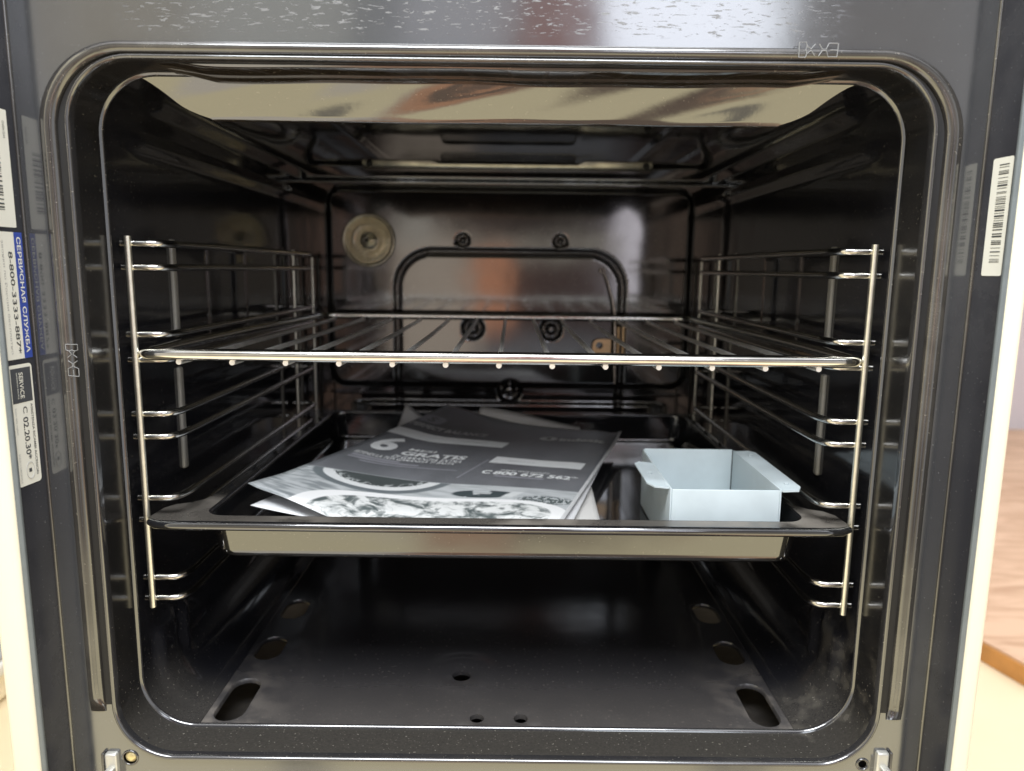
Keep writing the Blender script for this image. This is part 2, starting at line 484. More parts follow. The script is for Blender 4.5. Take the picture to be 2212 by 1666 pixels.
# start the ring at bottom right and leave the flat floor out
ring_ = [q for q in use if not (q[1][1] < -.95 and abs(q[0][0]) < .2004)]
first = next(i for i in range(len(ring_)) if ring_[i][0][0] > 0)
ring_ = sorted(ring_, key=lambda q: math.atan2(q[0][0], -(q[0][1]-.2)) % (2*math.pi))
for (p, nn) in ring_:
    for y in ys:
        d = wall_disp(1 if p[0] > 0 else -1, y, p[1])*abs(nn[0])**2
        if nn[1] > .9 :  # ceiling ribs
            d += .002*bx_(abs(p[0]), .155, .170, .006)*sm_((y-.06)/.05)
        vs.append((p[0]-nn[0]*d, y, p[1]-nn[1]*d))
K = len(ys)
for i in range(len(ring_)-1):
    for k in range(K-1): fs.append((i*K+k, (i+1)*K+k, (i+1)*K+k+1, i*K+k+1))
mesh_obj('cavity_shell', vs, fs, mCav, oven)
for s in (-1, 1):
    for (z0, z1) in ((.2480, .3180), (.1500, .2260)):
        mb = MB(); xw = s*.2385; xi = s*.2347
        mb.box(min(xw, xi), max(xw, xi), .1095, .1160, z0, z1)
        mb.build('wall_rib', mRibSheen, oven, True, .0016)
# upper closure between mouth flange and the higher ceiling
mb = MB(); mb.box(-.236, .236, .0310, .0330, .4105, .4395); mb.build('header_flange', mCav, oven, False)

# floor panel with slots and holes
def slot(cx, y0, y1, w_, ang=0, n=8):
    L = []
    for k in range(n+1):
        a_ = math.pi*k/n; L.append((cx+w_/2*math.cos(a_), y1-w_/2+w_/2*math.sin(a_)))
    for k in range(n+1):
        a_ = math.pi+math.pi*k/n; L.append((cx+w_/2*math.cos(a_), y0+w_/2+w_/2*math.sin(a_)))
    return L
def circ(cx, cy, r, n=20): return [(cx+r*math.cos(2*math.pi*k/n), cy+r*math.sin(2*math.pi*k/n)) for k in range(n)]
FZ = -.0065
holes = []
for sx in (-.186, .186):
    for (y0, y1) in ((.037, .090), (.116, .153), (.184, .222), (.34, .372)):
        holes.append(slot(sx, y0, y1, .0215))
holes += [circ(-.0285, .098, .0072), circ(-.0142, .0445, .0050), circ(.0161, .0447, .0050)]
fo = [(-.2010, .0318), (.2010, .0318), (.2010, .463), (-.2010, .463)]
inner = []
for i in range(65):
    for j in range(68):
        x = -.1984+i*.0062; y = .036+j*.0062
        if all(min((x-h_[0])**2+(y-h_[1])**2 for h_ in H) > 6e-6 for H in holes): inner.append((x+random.uniform(-.0003, .0003), y))
for k in range(40):
    for r in (.0088, .011, .014, .018, .022, .027):
        inner.append((-.0285+r*math.cos(k*math.pi/20), .098+r*math.sin(k*math.pi/20)))
V, F = cdt([fo], holes, inner, lambda c: not any(inpoly(c, H) for H in holes) and abs(c.x) < .2011)
def fz(x, y):
    z = FZ
    r = math.hypot(x+.0285, y-.098)
    z += .0014*math.exp(-((r-.020)/.008)**2) - .0022*math.exp(-(r/.009)**2)
    z += .0012*bx_(abs(x), .1665, .1745, .003)*sm_((y-.05)/.02)
    for hx in (-.0142, .0161):
        q = math.hypot(x-hx, y-.0446); z -= .0016*math.exp(-(q/.006)**2)
    return z
mesh_obj('floor_panel', [(p.x, p.y, fz(p.x, p.y)) for p in V], F, mFloor, oven)
# turned-down rims of the slots
for H in holes:
    mb = MB(); n = len(H)
    cx_ = sum(p[0] for p in H)/n; cy_ = sum(p[1] for p in H)/n
    vs = [(p[0], p[1], fz(*p)) for p in H] + [(cx_+(p[0]-cx_)*.95, cy_+(p[1]-cy_)*.97, fz(*p)-.0012) for p in H]+[(cx_+(p[0]-cx_)*.95, cy_+(p[1]-cy_)*.97, fz(*p)-.0035) for p in H]
    mb.add(vs, [(i, (i+1) % n, n+(i+1) % n, n+i) for i in range(n)]+[(n+i, n+(i+1) % n, 2*n+(i+1) % n, 2*n+i) for i in range(n)])
    mb.build('slot_rim', mFloor, oven)
mb = MB(); mb.box(-.236, .236, .02, .47, -.034, -.032); mb.build('burner_tray', mUnder, oven, False)
mb = MB(); mb.box(-.236, .236, .018, .020, -.034, -.0085); mb.build('sump_wall', mDark, oven, False)
mb = MB(); mb.box(-.010, .010, .060, .44, -.022, -.014); mb.build('gas_burner', mUnder, oven, True, .002)

# back wall: stamped relief
def sd_rr(x, z, cx, cz, hx, hz, r):
    qx = abs(x-cx)-(hx-r); qz = abs(z-cz)-(hz-r)
    return math.hypot(max(qx, 0), max(qz, 0))+min(max(qx, qz), 0)-r
bosses = [(-.0523, .3320, .0075, 1), (.0628, .3320, .0075, 1), (-.0400, .2280, .0125, 1), (.0540, .2280, .0125, 1), (.0045, .1520, .0140, 1)]
def back_h(x, z):
    d = sd_rr(x, z, .003, .2755, .2150, .1175, .020)
    h = .0065*sm_((-d+.001)/.006)
    d2 = sd_rr(x, z, .0040, .1900, .1340, .1285, .042)
    h -= .0075*max(0, 1-abs(d2)/.0041)*sm_((z-.1)/.02)
    for bx0, bz0, r, s in bosses:
        q = math.hypot(x-bx0, z-bz0)
        h -= r*.85*max(0, 1-abs(q-r*.70)/(r*.36))
    h += .0045*sm_((.1395-z)/.004)*bx_(x, -.19, .20, .03)
    h += .004*bx_(z, .398, .4215, .005)
    return h
nx, nz = 240, 225
vs = []; fs = []
for j in range(nz+1):
    z = -.008+j*(.4385+.008)/nz
    for i in range(nx+1):
        x = -.238+i*.476/nx; vs.append((x, .463-back_h(x, z), z))
for j in range(nz):
    for i in range(nx): fs.append((j*(nx+1)+i, j*(nx+1)+i+1, (j+1)*(nx+1)+i+1, (j+1)*(nx+1)+i))
mesh_obj('back_panel', vs, fs, mBack, oven)
# folded bar high on the back wall with a notch in its middle
prof_ = [(-.1665, .4205), (-.087, .4205), (-.078, .4178), (.079, .4178), (.088, .4215), (.1655, .4215), (.1665, .4120), (-.1665, .4115)]
mb = MB(); n = len(prof_)
mb.add([(x, .4405+(.4215-z)*.36, z) for x, z in prof_]+[(x, .4630, z) for x, z in prof_],
       [tuple(range(n))]+[(i, (i+1) % n, n+(i+1) % n, n+i) for i in range(n)])
mb.build('grill_bracket', simple('bracket_enamel', (.42, .40, .34), .22, .9, var=.7, ns=60), oven, True, .0016)
for sx in (-.1575, .1575): disc_dome('bracket_screw', sx, .4163, .0035, .4405, .002, mDark, oven)

# curved trim added along the top of the mouth to catch low reflections
mb = MB(); tp = [(.0035, .4082), (.0045, .4070), (.0075, .4060), (.0110, .4050), (.0135, .4046), (.0150, .4052), (.0175, .4044), (.0215, .4034), (.0245, .4036), (.0262, .4050)]
NXT = 60
for i in range(NXT+1):
    x = -.188+.376*i/NXT; f = min(1, min(i, NXT-i)/4)
    for (y, z) in tp: mb.v.append(Vector((x, y, .4084-(.4084-z)*f*(1+.10*math.sin(x*31)+.06*math.sin(x*77)))))
for i in range(NXT):
    for k in range(len(tp)-1): mb.f.append((i*len(tp)+k, i*len(tp)+k+1, (i+1)*len(tp)+k+1, (i+1)*len(tp)+k))
mb.build('top_glint_trim', mValance, oven)
sl_ = [(-.0705+.0065*math.cos(math.radians(a_)), .4262+.0042*math.sin(math.radians(a_))) for a_ in range(90, 271, 15)] + [(.0715+.0065*math.cos(math.radians(a_)), .4262+.0042*math.sin(math.radians(a_))) for a_ in range(-90, 91, 15)]
mesh_obj('vent_slot', [(x, .4545, z) for x, z in sl_], [tuple(range(len(sl_)))], mCav, oven, False)
mb = MB(); mb.tube([(x, .4545, z) for x, z in sl_], .0009, 8, closed=True); mb.build('vent_slot_rim', mLip, oven)
# tilted deflector under the ceiling just behind the mouth
vs = []; fs = []
NX = 90
def yz(t): return (.0300+.0115*t, .4085-.0218*t)
def wob_(x, k): return .0004*math.sin(x*37+k*1.3)+.0003*math.sin(x*83+k*2.1)
for j in range(11):
    t = j/10
    xl = -.214+.029*t**.75; xr = .207-.031*t**.75
    if t > .6: xl += .010*((t-.6)/.4)**2.2; xr -= .010*((t-.6)/.4)**2.2
    y, z = yz(t)
    for i in range(NX+1):
        x = xl+(xr-xl)*i/NX
        vs.append((x, y+.0005*math.sin(math.pi*t)+wob_(x, t*3)*.6, z))
NN = NX+1
for (dy_, dz_) in ((.0012, -.0012), (.003, -.0008), (.012, .004)):   # rolled bottom edge then back
    y, z = yz(1)
    for i in range(NX+1):
        x = -.175+(.166+.175)*i/NX; vs.append((x, y+dy_, z+dz_))
for j in range(13):
    for i in range(NX): fs.append((j*NN+i, j*NN+i+1, (j+1)*NN+i+1, (j+1)*NN+i))
mesh_obj('heat_deflector', vs, fs, mValance, oven)

# oven lamp
lx, lz, lr = -.1625, .3306, .0305
ring('lamp_ring', lx, lz, lr-.001, .0022, .4555, mRefl, oven, 40)
vs = []; fs = []; n = 48
prf = [(lr-.002, .4560), (.026, .4520), (.0235, .4530), (.021, .4495), (.0165, .4485), (.0145, .4500), (.011, .4478), (.0055, .4465), (.0006, .4460)]
for r, y in prf:
    for k in range(n): vs.append((lx+r*math.cos(2*math.pi*k/n), y, lz+r*math.sin(2*math.pi*k/n)))
for i in range(len(prf)-1):
    for k in range(n): fs.append((i*n+k, i*n+(k+1) % n, (i+1)*n+(k+1) % n, (i+1)*n+k))
lg = mesh_obj('lamp_lens', vs, fs, mGlass, oven)
sl = lg.modifiers.new('s', 'SOLIDIFY'); sl.thickness = .0016
disc_dome('lamp_reflector', lx, lz, .027, .4562, -.0001, mRefl, oven)
disc_dome('bulb', lx, lz, .010, .4560, .004, mRefl, oven)

# thermostat probe and its copper bracket
mb = MB()
mb.tube([(.1145, .4500, .2965), (.1190, .4485, .285), (.1250, .4470, .265), (.1285, .4460, .245), (.1290, .4455, .225), (.1295, .4455, .195), (.1305, .4455, .165)], [.0010, .0012, .0013, .0016, .0022, .0022, .0020], 10)
mb.build('thermostat_probe', mTube, oven)
ring('probe_eyelet', .1125, .2985, .0026, .0008, .4515, mTube, oven, 20)
V, F = cdt([fillet2 for fillet2 in [[(.1040, .2015), (.1250, .2015), (.1250, .2180), (.1110, .2180), (.1060, .2165), (.1035, .2130), (.1030, .2070)]]], [circ(.1115, .2105, .0042, 16)], [], lambda c: inpoly(c, [(.1040, .2015), (.1250, .2015), (.1250, .2180), (.1110, .2180), (.1060, .2165), (.1035, .2130), (.1030, .2070)]) and not inpoly(c, circ(.1115, .2105, .0042, 16)))
br = mesh_obj('probe_bracket', [(p.x, .4500, p.y) for p in V], F, mBracket, oven, smooth=False)
s_ = br.modifiers.new('s', 'SOLIDIFY'); s_.thickness = .001
mb = MB()
for x0, z0, z1 in ((.1335, .1990, .2330), (.1395, .1990, .2345)):
    mb.tube([(x0, .4490, z0), (x0, .4490, z1)], .0024, 10)
mb.build('bracket_bar', mBracket, oven)

# side returns and cream panels
def slab(name, pts8, m, parent, bevel=0):
    mb = MB(); mb.add(pts8, [(0, 1, 3, 2), (4, 6, 7, 5), (0, 4, 5, 1), (2, 3, 7, 6), (0, 2, 6, 4), (1, 5, 7, 3)])
    return mb.build(name, m, parent, True, bevel)
def ret(name, xi, xo, ye, m):
    mb = MB(); mb.add([(xi, 0, -.16), (xi, 0, .62), (xo, ye, .62), (xo, ye, -.16)], [(0, 1, 2, 3)])
    return mb.build(name, m, oven, False)
ret('side_return', -.2665, -.2686, -.0235, mReturn)
ret('side_return', .2665, .2694, -.0235, mReturn)
for s in (-1, 1):
    mb = MB(); mb.tube([(s*.2662, -.0004, -.16), (s*.2662, -.0004, .62)], .0011, 8); mb.build('corner_bead', mRim, oven)
    xi, xo = (.2686, .2870) if s < 0 else (.2694, .2812)
    mb = MB(); mb.box(min(s*(xi+.0012), s*xo), max(s*(xi+.0012), s*xo), -.0262, .56, -.16, .62)
    mb.build('side_panel', mCream, oven, True, .0035)
    mb = MB(); mb.box(min(s*(xi-.0014), s*(xi+.0016)), max(s*(xi-.0014), s*(xi+.0016)), -.0246, -.0222, -.16, .62)
    mb.build('edge_trim', mGrey, oven, True, .0008)

# hinges
for s in (-1, 1):
    hx = -.2415 if s < 0 else .2425
    z0 = -.0125 if s < 0 else -.0075
    z0 = -.003 if s < 0 else .0035
    hg = None
    mb = MB(); mb.box(hx-.0038, hx+.0038, -.0035, .004, -.05, z0); hg = mb.build('door_hinge', mSteel, oven, True, .0014)
    mb = MB(); mb.box(hx-.0022, hx+.0032, -.0085, -.0030, -.05, z0-.0085); mb.build('hinge_arm', mSteel, hg, True, .0009)
    mb = MB(); mb.box(hx+s*.0050-.0008, hx+s*.0050+.0008, -.003, .0, -.05, z0); mb.build('hinge_slot_edge', mRim, hg, True, .0004)

# ------------------------------------------------------------------ labels stuck on the returns, etched icons
def patch(name, fn, u0, u1, v0, v1, m, parent, lift, rad=0, n=6):
    """flat quad in (u,v) space of a surface, rounded corners"""
    if rad:
        L = []
        for (cu, cv, a0) in ((u1-rad, v0+rad, -90), (u1-rad, v1-rad, 0), (u0+rad, v1-rad, 90), (u0+rad, v0+rad, 180)):
            for k in range(n+1):
                a_ = math.radians(a0+90*k/n); L.append((cu+rad*math.cos(a_), cv+rad*math.sin(a_)))
    else: L = [(u0, v0), (u1, v0), (u1, v1), (u0, v1)]
    return mesh_obj(name, [fn(u, v, lift) for u, v in L], [tuple(range(len(L)))], m, parent, smooth=False)
def write(name, s, fn, u0, v0, u1, v1, m, parent, lift, bold=0, spacing=1.0):
    """text fitted in the (u,v) rectangle, u = reading direction, v = up"""
    V, F, (a0, a1, b0, b1) = text2d(s, 1, bold, spacing)
    return mesh_obj(name, [fn(u0+(p.x-a0)/(a1-a0)*(u1-u0), v0+(p.y-b0)/(b1-b0)*(v1-v0), lift) for p in V], F, m, parent, smooth=False)
# left return: reading direction runs down (-z), letter tops point into the oven (+y)
def fnL(u, v, l):           # u metres downwards from z=.40 ; v metres deeper from the outer edge
    y = -.0235+v; x = -.2686+(.0021)*v/.0235
    return (x+.0002+l, y, .400-u)
def fnR(u, v, l):
    y = -.0235+v; x = .2694-.0029*v/.0235
    return (x-.0002-l, y, .400-u)
st = patch('service_sticker', fnL, .1560, .2250, .0010, .0185, mWhite, oven, .0001, .0022)
patch('dark_print', fnL, .1580, .1775, .0025, .0172, mLblDark, st, .0002)
write('writing', 'SERViCE', fnL, .1605, .0082, .1752, .0112, mWhite, st, .0003, .01)
write('writing', 'assistenza tecnica', fnL, .1605, .0064, .1752, .0074, mWhite, st, .0003)
write('writing', 'ASSISTENZA RICAMBI ACCESSORI', fnL, .1790, .0150, .2205, .0166, mInk, st, .0002, .01)
write('writing', '02.20.30*', fnL, .1860, .0086, .2105, .0126, mInk, st, .0002, .015)
write('writing', 'C', fnL, .1800, .0092, .1838, .0124, mInk, st, .0002, .01)
write('writing', 'Scelto dalle migliori', fnL, .1800, .0030, .1950, .0045, mInkG, st, .0002)
write('writing', 'SCEGLI L\'ORIGINALE', fnL, .2060, .0030, .2230, .0042, mInkG, st, .0002)
mb = MB(); mb.tube([fnL(.2170+.0048*math.cos(k*math.pi/12), .0105+.0030*math.sin(k*math.pi/12), .0003) for k in range(24)], .00015, 5, closed=True); mb.build('oval_print', mInkG, st)
write('writing', '1', fnL, .2158, .0095, .2180, .0116, mInk, st, .0002)
st = patch('service_sticker', fnL, .0835, .1530, .0005, .0200, mWhite, oven, .0001, .0012)
patch('blue_print', fnL, .0835, .1530, .0142, .0202, mLblBlue, st, .0002)
write('writing', 'СЕРВИСНАЯ СЛУЖБА', fnL, .0860, .0158, .1500, .0188, mWhite, st, .0003, .02)
write('writing', '8-800-3333-887*', fnL, .0940, .0092, .1500, .0124, mInk, st, .0002, .01)
write('writing', 'звонки по России бесплатно', fnL, .0880, .0050, .1500, .0066, mInkG, st, .0002)
st = patch('barcode_sticker', fnL, .0190, .0810, .0003, .0172, mWhite, oven, .0001, .0008)
write('writing', 'OVEN GAS', fnL, .0250, .0135, .0340, .0150, mInk, st, .0002)
def bars(fn, u0, u1, v0, v1, parent, seed):
    rnd = random.Random(seed); u = u0; mb = MB()
    while u < u1:
        w_ = rnd.choice((.0003, .0003, .0006, .0009)); g = rnd.choice((.0004, .0006, .0009, .0016))
        mb.add([fn(u, v0, .00022), fn(min(u+w_, u1), v0, .00022), fn(min(u+w_, u1), v1, .00022), fn(u, v1, .00022)], [(0, 1, 2, 3)])
        u += w_+g
    mb.build('barcode', mInk, parent, False)
bars(fnL, .0380, .0720, .0010, .0100, st, 3)
st = patch('barcode_sticker', fnR, .0385, .1010, .0025, .0165, mWhite, oven, .0001, .0012)
bars(fnR, .0420, .0950, .0050, .0118, st, 5)

def icon(name, o, U, Vv, s, m, y):
    """glass and fork sign: outline of a stemmed glass next to a fork, etched as fine lines"""
    o = Vector(o); U = Vector(U); Vv = Vector(Vv)
    def P(a_, b_): return o+U*(a_*s)+Vv*(b_*s)
    mb = MB(); t = .00022
    mb.tube([P(0, .05), P(.42, .05), P(.5, .28), P(.42, .5), P(.5, .72), P(.42, .95), P(0, .95), P(0, .05)], t, 5)
    mb.tube([P(.5, .28), P(.75, .45), P(1, .15)], t, 5); mb.tube([P(.5, .72), P(.75, .55), P(1, .85)], t, 5)
    mb.tube([P(1.25, .15), P(1.45, .45), P(1.7, .45), P(1.85, .1), P(2.4, .1)], t, 5)
    mb.tube([P(1.25, .85), P(1.45, .55), P(1.7, .55), P(1.85, .9), P(2.4, .9)], t, 5)
    mb.tube([P(1.95, .5), P(2.4, .5)], t, 5); mb.tube([P(2.4, .1), P(2.45, .9)], t, 5)
    return mb.build(name, m, oven)
icon('food_safe_icon', (.1585, -.0040, .4128), (1, 0, 0), (0, 0, 1), .0085/1.0, mIcon, 0)
icon('food_safe_icon', (-.2440-.0030, -.0042, .2545), (0, 0, -1), (1, 0, 0), .0075, mIcon, 0)

# ------------------------------------------------------------------ SIDE RACKS
RZ = [(.3126, .2980), (.2565, .2405), (.2057, .1907), (.1500, .1353), (.0955, .0810)]
rack = thing('side_rack', 'chromed wire side rack hooked to the left oven wall', 'side rack', (-.229, .038, .0755), 'wire side racks')
def build_rack(root, s):
    ox = Vector(root.location)
    def T(p): return (Vector(p)-ox)
    mb = MB(); mb.tube([T((s*.229, .038, .0755)), T((s*.229, .038, .3170))], .0020, 12); mb.build('front_rod', mRod, root)
    mb = MB(); mb.tube([T((s*.229, .378, .0755)), T((s*.229, .378, .3170))], .0016, 12); mb.build('rear_rod', mRod, root)
    mb = MB(); mb.tube([T((s*.229, .452, .0955)), T((s*.229, .452, .3100))], .0016, 12); mb.build('rear_rod', mRod, root)
    for pair in RZ:
        for z in pair:
            pts = fillet([T((s*.2345, .0405, z)), T((s*.2125, .0405, z)), T((s*.2085, .052, z)), T((s*.2085, .368, z)), T((s*.2125, .380, z)), T((s*.2345, .380, z))], .006, 5)
            mb = MB(); mb.tube(pts, .0023, 12); mb.build('guide_rail', mChromeDim, root)
build_rack(rack, -1)
rackR = thing('side_rack', 'chromed wire side rack hooked to the right oven wall', 'side rack', (.229, .038, .0755), 'wire side racks')
build_rack(rackR, 1)

# ------------------------------------------------------------------ WIRE SHELF
shelf = thing('wire_shelf', 'chromed wire grid shelf slid into the second rail pair, empty', 'oven shelf', (0, .04, .2445))
def T(p): return Vector(p)-Vector(shelf.location)
mb = MB()
SW = .2262
fr_ = fillet([T((-SW, .0365, .2445)), T((SW, .0365, .2445)), T((SW-.002, .20, .2445)), T((SW-.015, .4275, .2445)), T((-SW+.015, .4275, .2445)), T((-SW+.002, .20, .2445))], [.012, .012, .05, .02, .02, .05], 7, closed=True)
mb.tube(fr_, .0039, 14, closed=True)
mb.build('shelf_frame', mChrome, shelf)
for k in range(13):
    x0 = -.2007+k*.0333; y0 = .0345
    mb = MB(); z0 = .2400
    xb = x0*.985
    mb.tube([T((x0, y0, z0)), T((x0, y0+.0005, z0)), T((x0, .05, z0)), T((xb+.0005*math.sin(k*2.1), .25, z0+.0004*math.cos(k))), T((xb, .43, z0))], .0018, 10)
    mb.build('cross_wire', mWire, shelf)

# ------------------------------------------------------------------ BAKING TRAY
tray = thing('baking_tray', 'black enamelled baking tray on the fourth rail pair holding leaflets and a blue box', 'baking tray', (0, .2, .108))
def T(p): return Vector(p)-Vector(tray.location)
TZ = .1378
# flange outline with ears at the four corners, basin opening cut out
half = [(0, .0285), (.2150, .0285), (.2250, .0320), (.2275, .0400), (.2265, .0560), (.2220, .0640), (.2140, .0680), (.2070, .0760), (.2040, .0900)]
halfb = [(x, .434-y+.0285-.029) for x, y in half]
right = half + halfb[::-1]
outl = [(x, y) for x, y in right] + [(-x, y) for x, y in right[::-1] if x > 0]
bas = []
bx0, bx1, by0, by1, br_ = -.1950, .2030, .0420, .3940, .014
for (cx_, cy_, a0) in ((bx1-br_, by0+br_, -90), (bx1-br_, by1-br_, 0), (bx0+br_, by1-br_, 90), (bx0+br_, by0+br_, 180)):
    for k in range(9):
        a_ = math.radians(a0+90*k/8); bas.append((cx_+br_*math.cos(a_), cy_+br_*math.sin(a_)))
V, F = cdt([outl], [bas], [], lambda c: inpoly(c, outl) and not inpoly(c, bas))
vs = [T((p.x, p.y, TZ)) for p in V]; n0 = len(vs)
fl = mesh_obj('flange', vs, F, mTrayEar, tray, smooth=False)
s_ = fl.modifiers.new('s', 'SOLIDIFY'); s_.thickness = .0016; s_.offset = -1
mb = MB()
mb.tube([T((-.2245, .0320, TZ-.0012)), T((-.2190, .0285, TZ-.0016)), T((-.2080, .0275, TZ-.0018)), T((0, .0270, TZ-.0018)), T((.2080, .0275, TZ-.0018)), T((.2190, .0285, TZ-.0016)), T((.2255, .0320, TZ-.0012))], [.0022, .0028, .0030, .0030, .0030, .0028, .0022], 14)
mb.build('rolled_edge', mTray, tray)
# basin
levels = [(0, 0, TZ+.0001), (.0012, .0010, TZ-.0008), (.0018, .0018, TZ-.0030), (.0045, .0040, .1130), (.0052, .0048, .1100), (.0066, .0062, .1082), (.0100, .0100, .1076), (.020, .022, .1075)]
cx_, cy_ = (bx0+bx1)/2, (by0+by1)/2; hx_, hy_ = (bx1-bx0)/2, (by1-by0)/2
vs = []; fs = []; n = len(bas)
for ox_, oy_, z in levels:
    for (x, y) in bas: vs.append(T((cx_+(x-cx_)*(hx_-ox_)/hx_, cy_+(y-cy_)*(hy_-(oy_ if y < cy_ else oy_*.1))/hy_, z)))
for j in range(len(levels)-1):
    for i in range(n): fs.append((j*n+i, j*n+(i+1) % n, (j+1)*n+(i+1) % n, (j+1)*n+i))
fs.append(tuple((len(levels)-1)*n+i for i in range(n)))
bs = mesh_obj('basin', vs, fs, mTray, tray)
s_ = bs.modifiers.new('s', 'SOLIDIFY'); s_.thickness = .0009; s_.offset = -1
bs.data.set_sharp_from_angle(angle=math.radians(60))
mb = MB()
for s in (-1, 1):
    for y in (.105, .155, .205, .255, .305, .355):
        mb = MB(); mb.add(*((lambda c: ([Vector(c)+Vector((.0028*math.cos(k*math.pi/5), .0045*math.sin(k*math.pi/5), 0)) for k in range(10)]+[Vector(c)+Vector((0, 0, .0030))], [(k, (k+1) % 10, 10) for k in range(10)]))(T((s*.1990+(.005 if s>0 else 0), y, TZ))))); mb.build('flange_dimple', mTray, fl)

# ------------------------------------------------------------------ PALE BLUE METAL BOX
bxT = thing('metal_box', 'open pale blue sheet metal box with side flaps on the right of the tray', 'box', (.1525, .112, .1083))
def T(p): return Vector(p)-Vector(bxT.location)
X0, X1, Y0, Y1, Z0, Z1, th = .1150, .1902, .0570, .1660, .1080, .1550, .0011
def wallbox(name, a0, a1, b0, b1, c0, c1, bev=.0004):
    mb = MB(); mb.add([T((x, y, z)) for x in (a0, a1) for y in (b0, b1) for z in (c0, c1)], [(0, 1, 3, 2), (4, 6, 7, 5), (0, 4, 5, 1), (2, 3, 7, 6), (0, 2, 6, 4), (1, 5, 7, 3)])
    return mb.build(name, mBlue, bxT, True, bev)
wallbox('front_wall', X0+th+.0002, X1-th-.0002, Y0, Y0+th, Z0+th, Z1-.0006)
wallbox('rear_wall', X0+.0015, X1-.0015, Y1-th, Y1, Z0+th, Z1+.0005)
wallbox('side_wall', X0, X0+th, Y0+.0004, Y1-th-.0002, Z0+th, Z1)
wallbox('side_wall', X1-th, X1, Y0+.0004, Y1-th-.0002, Z0+th, Z1)
wallbox('base', X0+.0004, X1-.0004, Y0+.0004, Y1-.0004, Z0, Z0+th-.0001)
def flap(xa, xb, y0, y1, zt, cut, side):
    # bent-over flap with clipped corners and a pressed hole
    L = [(xa, y0), (xb-side*.004, y0), (xb, y0+.008), (xb, y1-.006), (xb-side*.004, y1), (xa, y1)]
    cxm = (xa+xb)/2+side*.0005
    hs = [circ(cxm, y0+(y1-y0)*t_, .0014, 12) for t_ in ((.5,) if side < 0 else (.14, .86))]
    V, F = cdt([L], hs, [], lambda c: inpoly(c, L) and not any(inpoly(c, h) for h in hs))
    o = mesh_obj('flap', [T((p.x, p.y, Z1-.0005+zt*abs(p.x-xa)/.014)) for p in V], F, mBlue, bxT, smooth=False)
    s_ = o.modifiers.new('s', 'SOLIDIFY'); s_.thickness = .001; s_.offset = -1
    for h in hs:
        mb = MB(); mb.tube([T((p[0], p[1], Z1+.0001+zt*abs(p[0]-xa)/.014)) for p in h], .0003, 6, closed=True)
        mb.build('pressed_hole', mBlue, o)
flap(X0, X0-.0140, Y0+.004, .1250, .0012, 0, -1)
flap(X1, X1+.0150, Y0-.001, .1640, .0006, 0, 1)

# ------------------------------------------------------------------ LEAFLETS
pTL, pTR, pBL, pBR = Vector((-.063, .380, .150)), Vector((.1255, .347, .1255)), Vector((-.183, .093, .142)), Vector((.0404, .0687, .1215))
def lerp2(c, s, t): 
    tl, tr, bl, br = c
    return (bl*(1-s)+br*s)*(1-t)+(tl*(1-s)+tr*s)*t
def page(s, t, l=0):
    p = lerp2((pTL, pTR, pBL, pBR), s, t)
    z = -(.0022+.0045*t*t)*math.sin(math.pi*min(1, s*1.15)) - .0022*math.sin(math.pi*t)*(1-s)
    z += .0008*math.sin(s*9+t*5)*math.sin(math.pi*s)*math.sin(math.pi*t)
    z += .004*max(0, (s-.93)/.07)**2*max(0, (t-.9)/.1)
    k = max(0, 1-t/.30)**2*max(0, math.sin(math.pi*min(1, s*1.02)))**1.8
    z += .0025*max(0, 1-s/.06)**2*max(0, 1-t/.12)
    return Vector((p.x+.004*k, p.y-.030*k, p.z+z+l-.009*k))
def wt(s, t): return t + .078*s**1.3 - .022*math.exp(-((s-.2)/.14)**2) - .01 + .01
def sheet(name, fn, m, label, group='papers lying in the tray', ns=36, nt_=48, cat='paper', thick=.00025):
    vs = []; fs = []; uv = []
    for j in range(nt_+1):
        for i in range(ns+1): vs.append(fn(i/ns, j/nt_)); uv.append((i/ns, j/nt_))
    for j in range(nt_):
        for i in range(ns): fs.append((j*(ns+1)+i, j*(ns+1)+i+1, (j+1)*(ns+1)+i+1, (j+1)*(ns+1)+i))
    o = mesh_obj(name, vs, fs, m, None, True, uv)
    s_ = o.modifiers.new('s', 'SOLIDIFY'); s_.thickness = thick; s_.offset = -1
    tag(o, label, cat, group); return o
# printed page material, laid out in the page's own uv
m, b = mat('printed_page'); mPage = m
uvn = coords('UV'); u_, v_, _ = sep(uvn)
# undo warp roughly: page coordinate along the print
vv = v_ - u_.pw(1.3)*.078
g = mix(tex('noise', 6, 3, uvn).sm(.3, .7), (.125, .13, .14), (.16, .165, .178))
def ell(cx, cy, rx, ry): return (((u_-cx)/rx)*((u_-cx)/rx) + ((vv-cy)/ry)*((vv-cy)/ry)).pw(.5)
photo = mix(tex('noise', 5, 2, coords('UV', (2, 14, 1))).sm(.35, .6), (.22, .24, .25), (.46, .48, .49))
photo = mix(u_.sm(.1, .6)*.6, photo, (.50, .52, .53))
e2 = ell(.28, .225, .21, .095)
photo = mix(e2.sm(1.15, 1.22).inv(), photo, (.14, .16, .17))
photo = mix(e2.sm(1.0, 1.03).inv(), photo, (.66, .67, .67))
photo = mix(e2.sm(.80, .83).inv(), photo, (.06, .07, .07))
photo = mix((tex('noise', 60, 3, uvn).sm(.5, .56))*e2.sm(.6, .8)*e2.sm(.83, .86).inv(), photo, (.4, .42, .42))
photo = mix(ell(.68, .150, .12, .024).sm(.9, 1.05).inv()*tex('noise', 12, 3, uvn).sm(.4, .45), photo, (.05, .065, .07))
photo = mix(box(u_+(vv*-.6), .66, .70, .008)*box(vv, .13, .175, .01), photo, (.6, .62, .62))
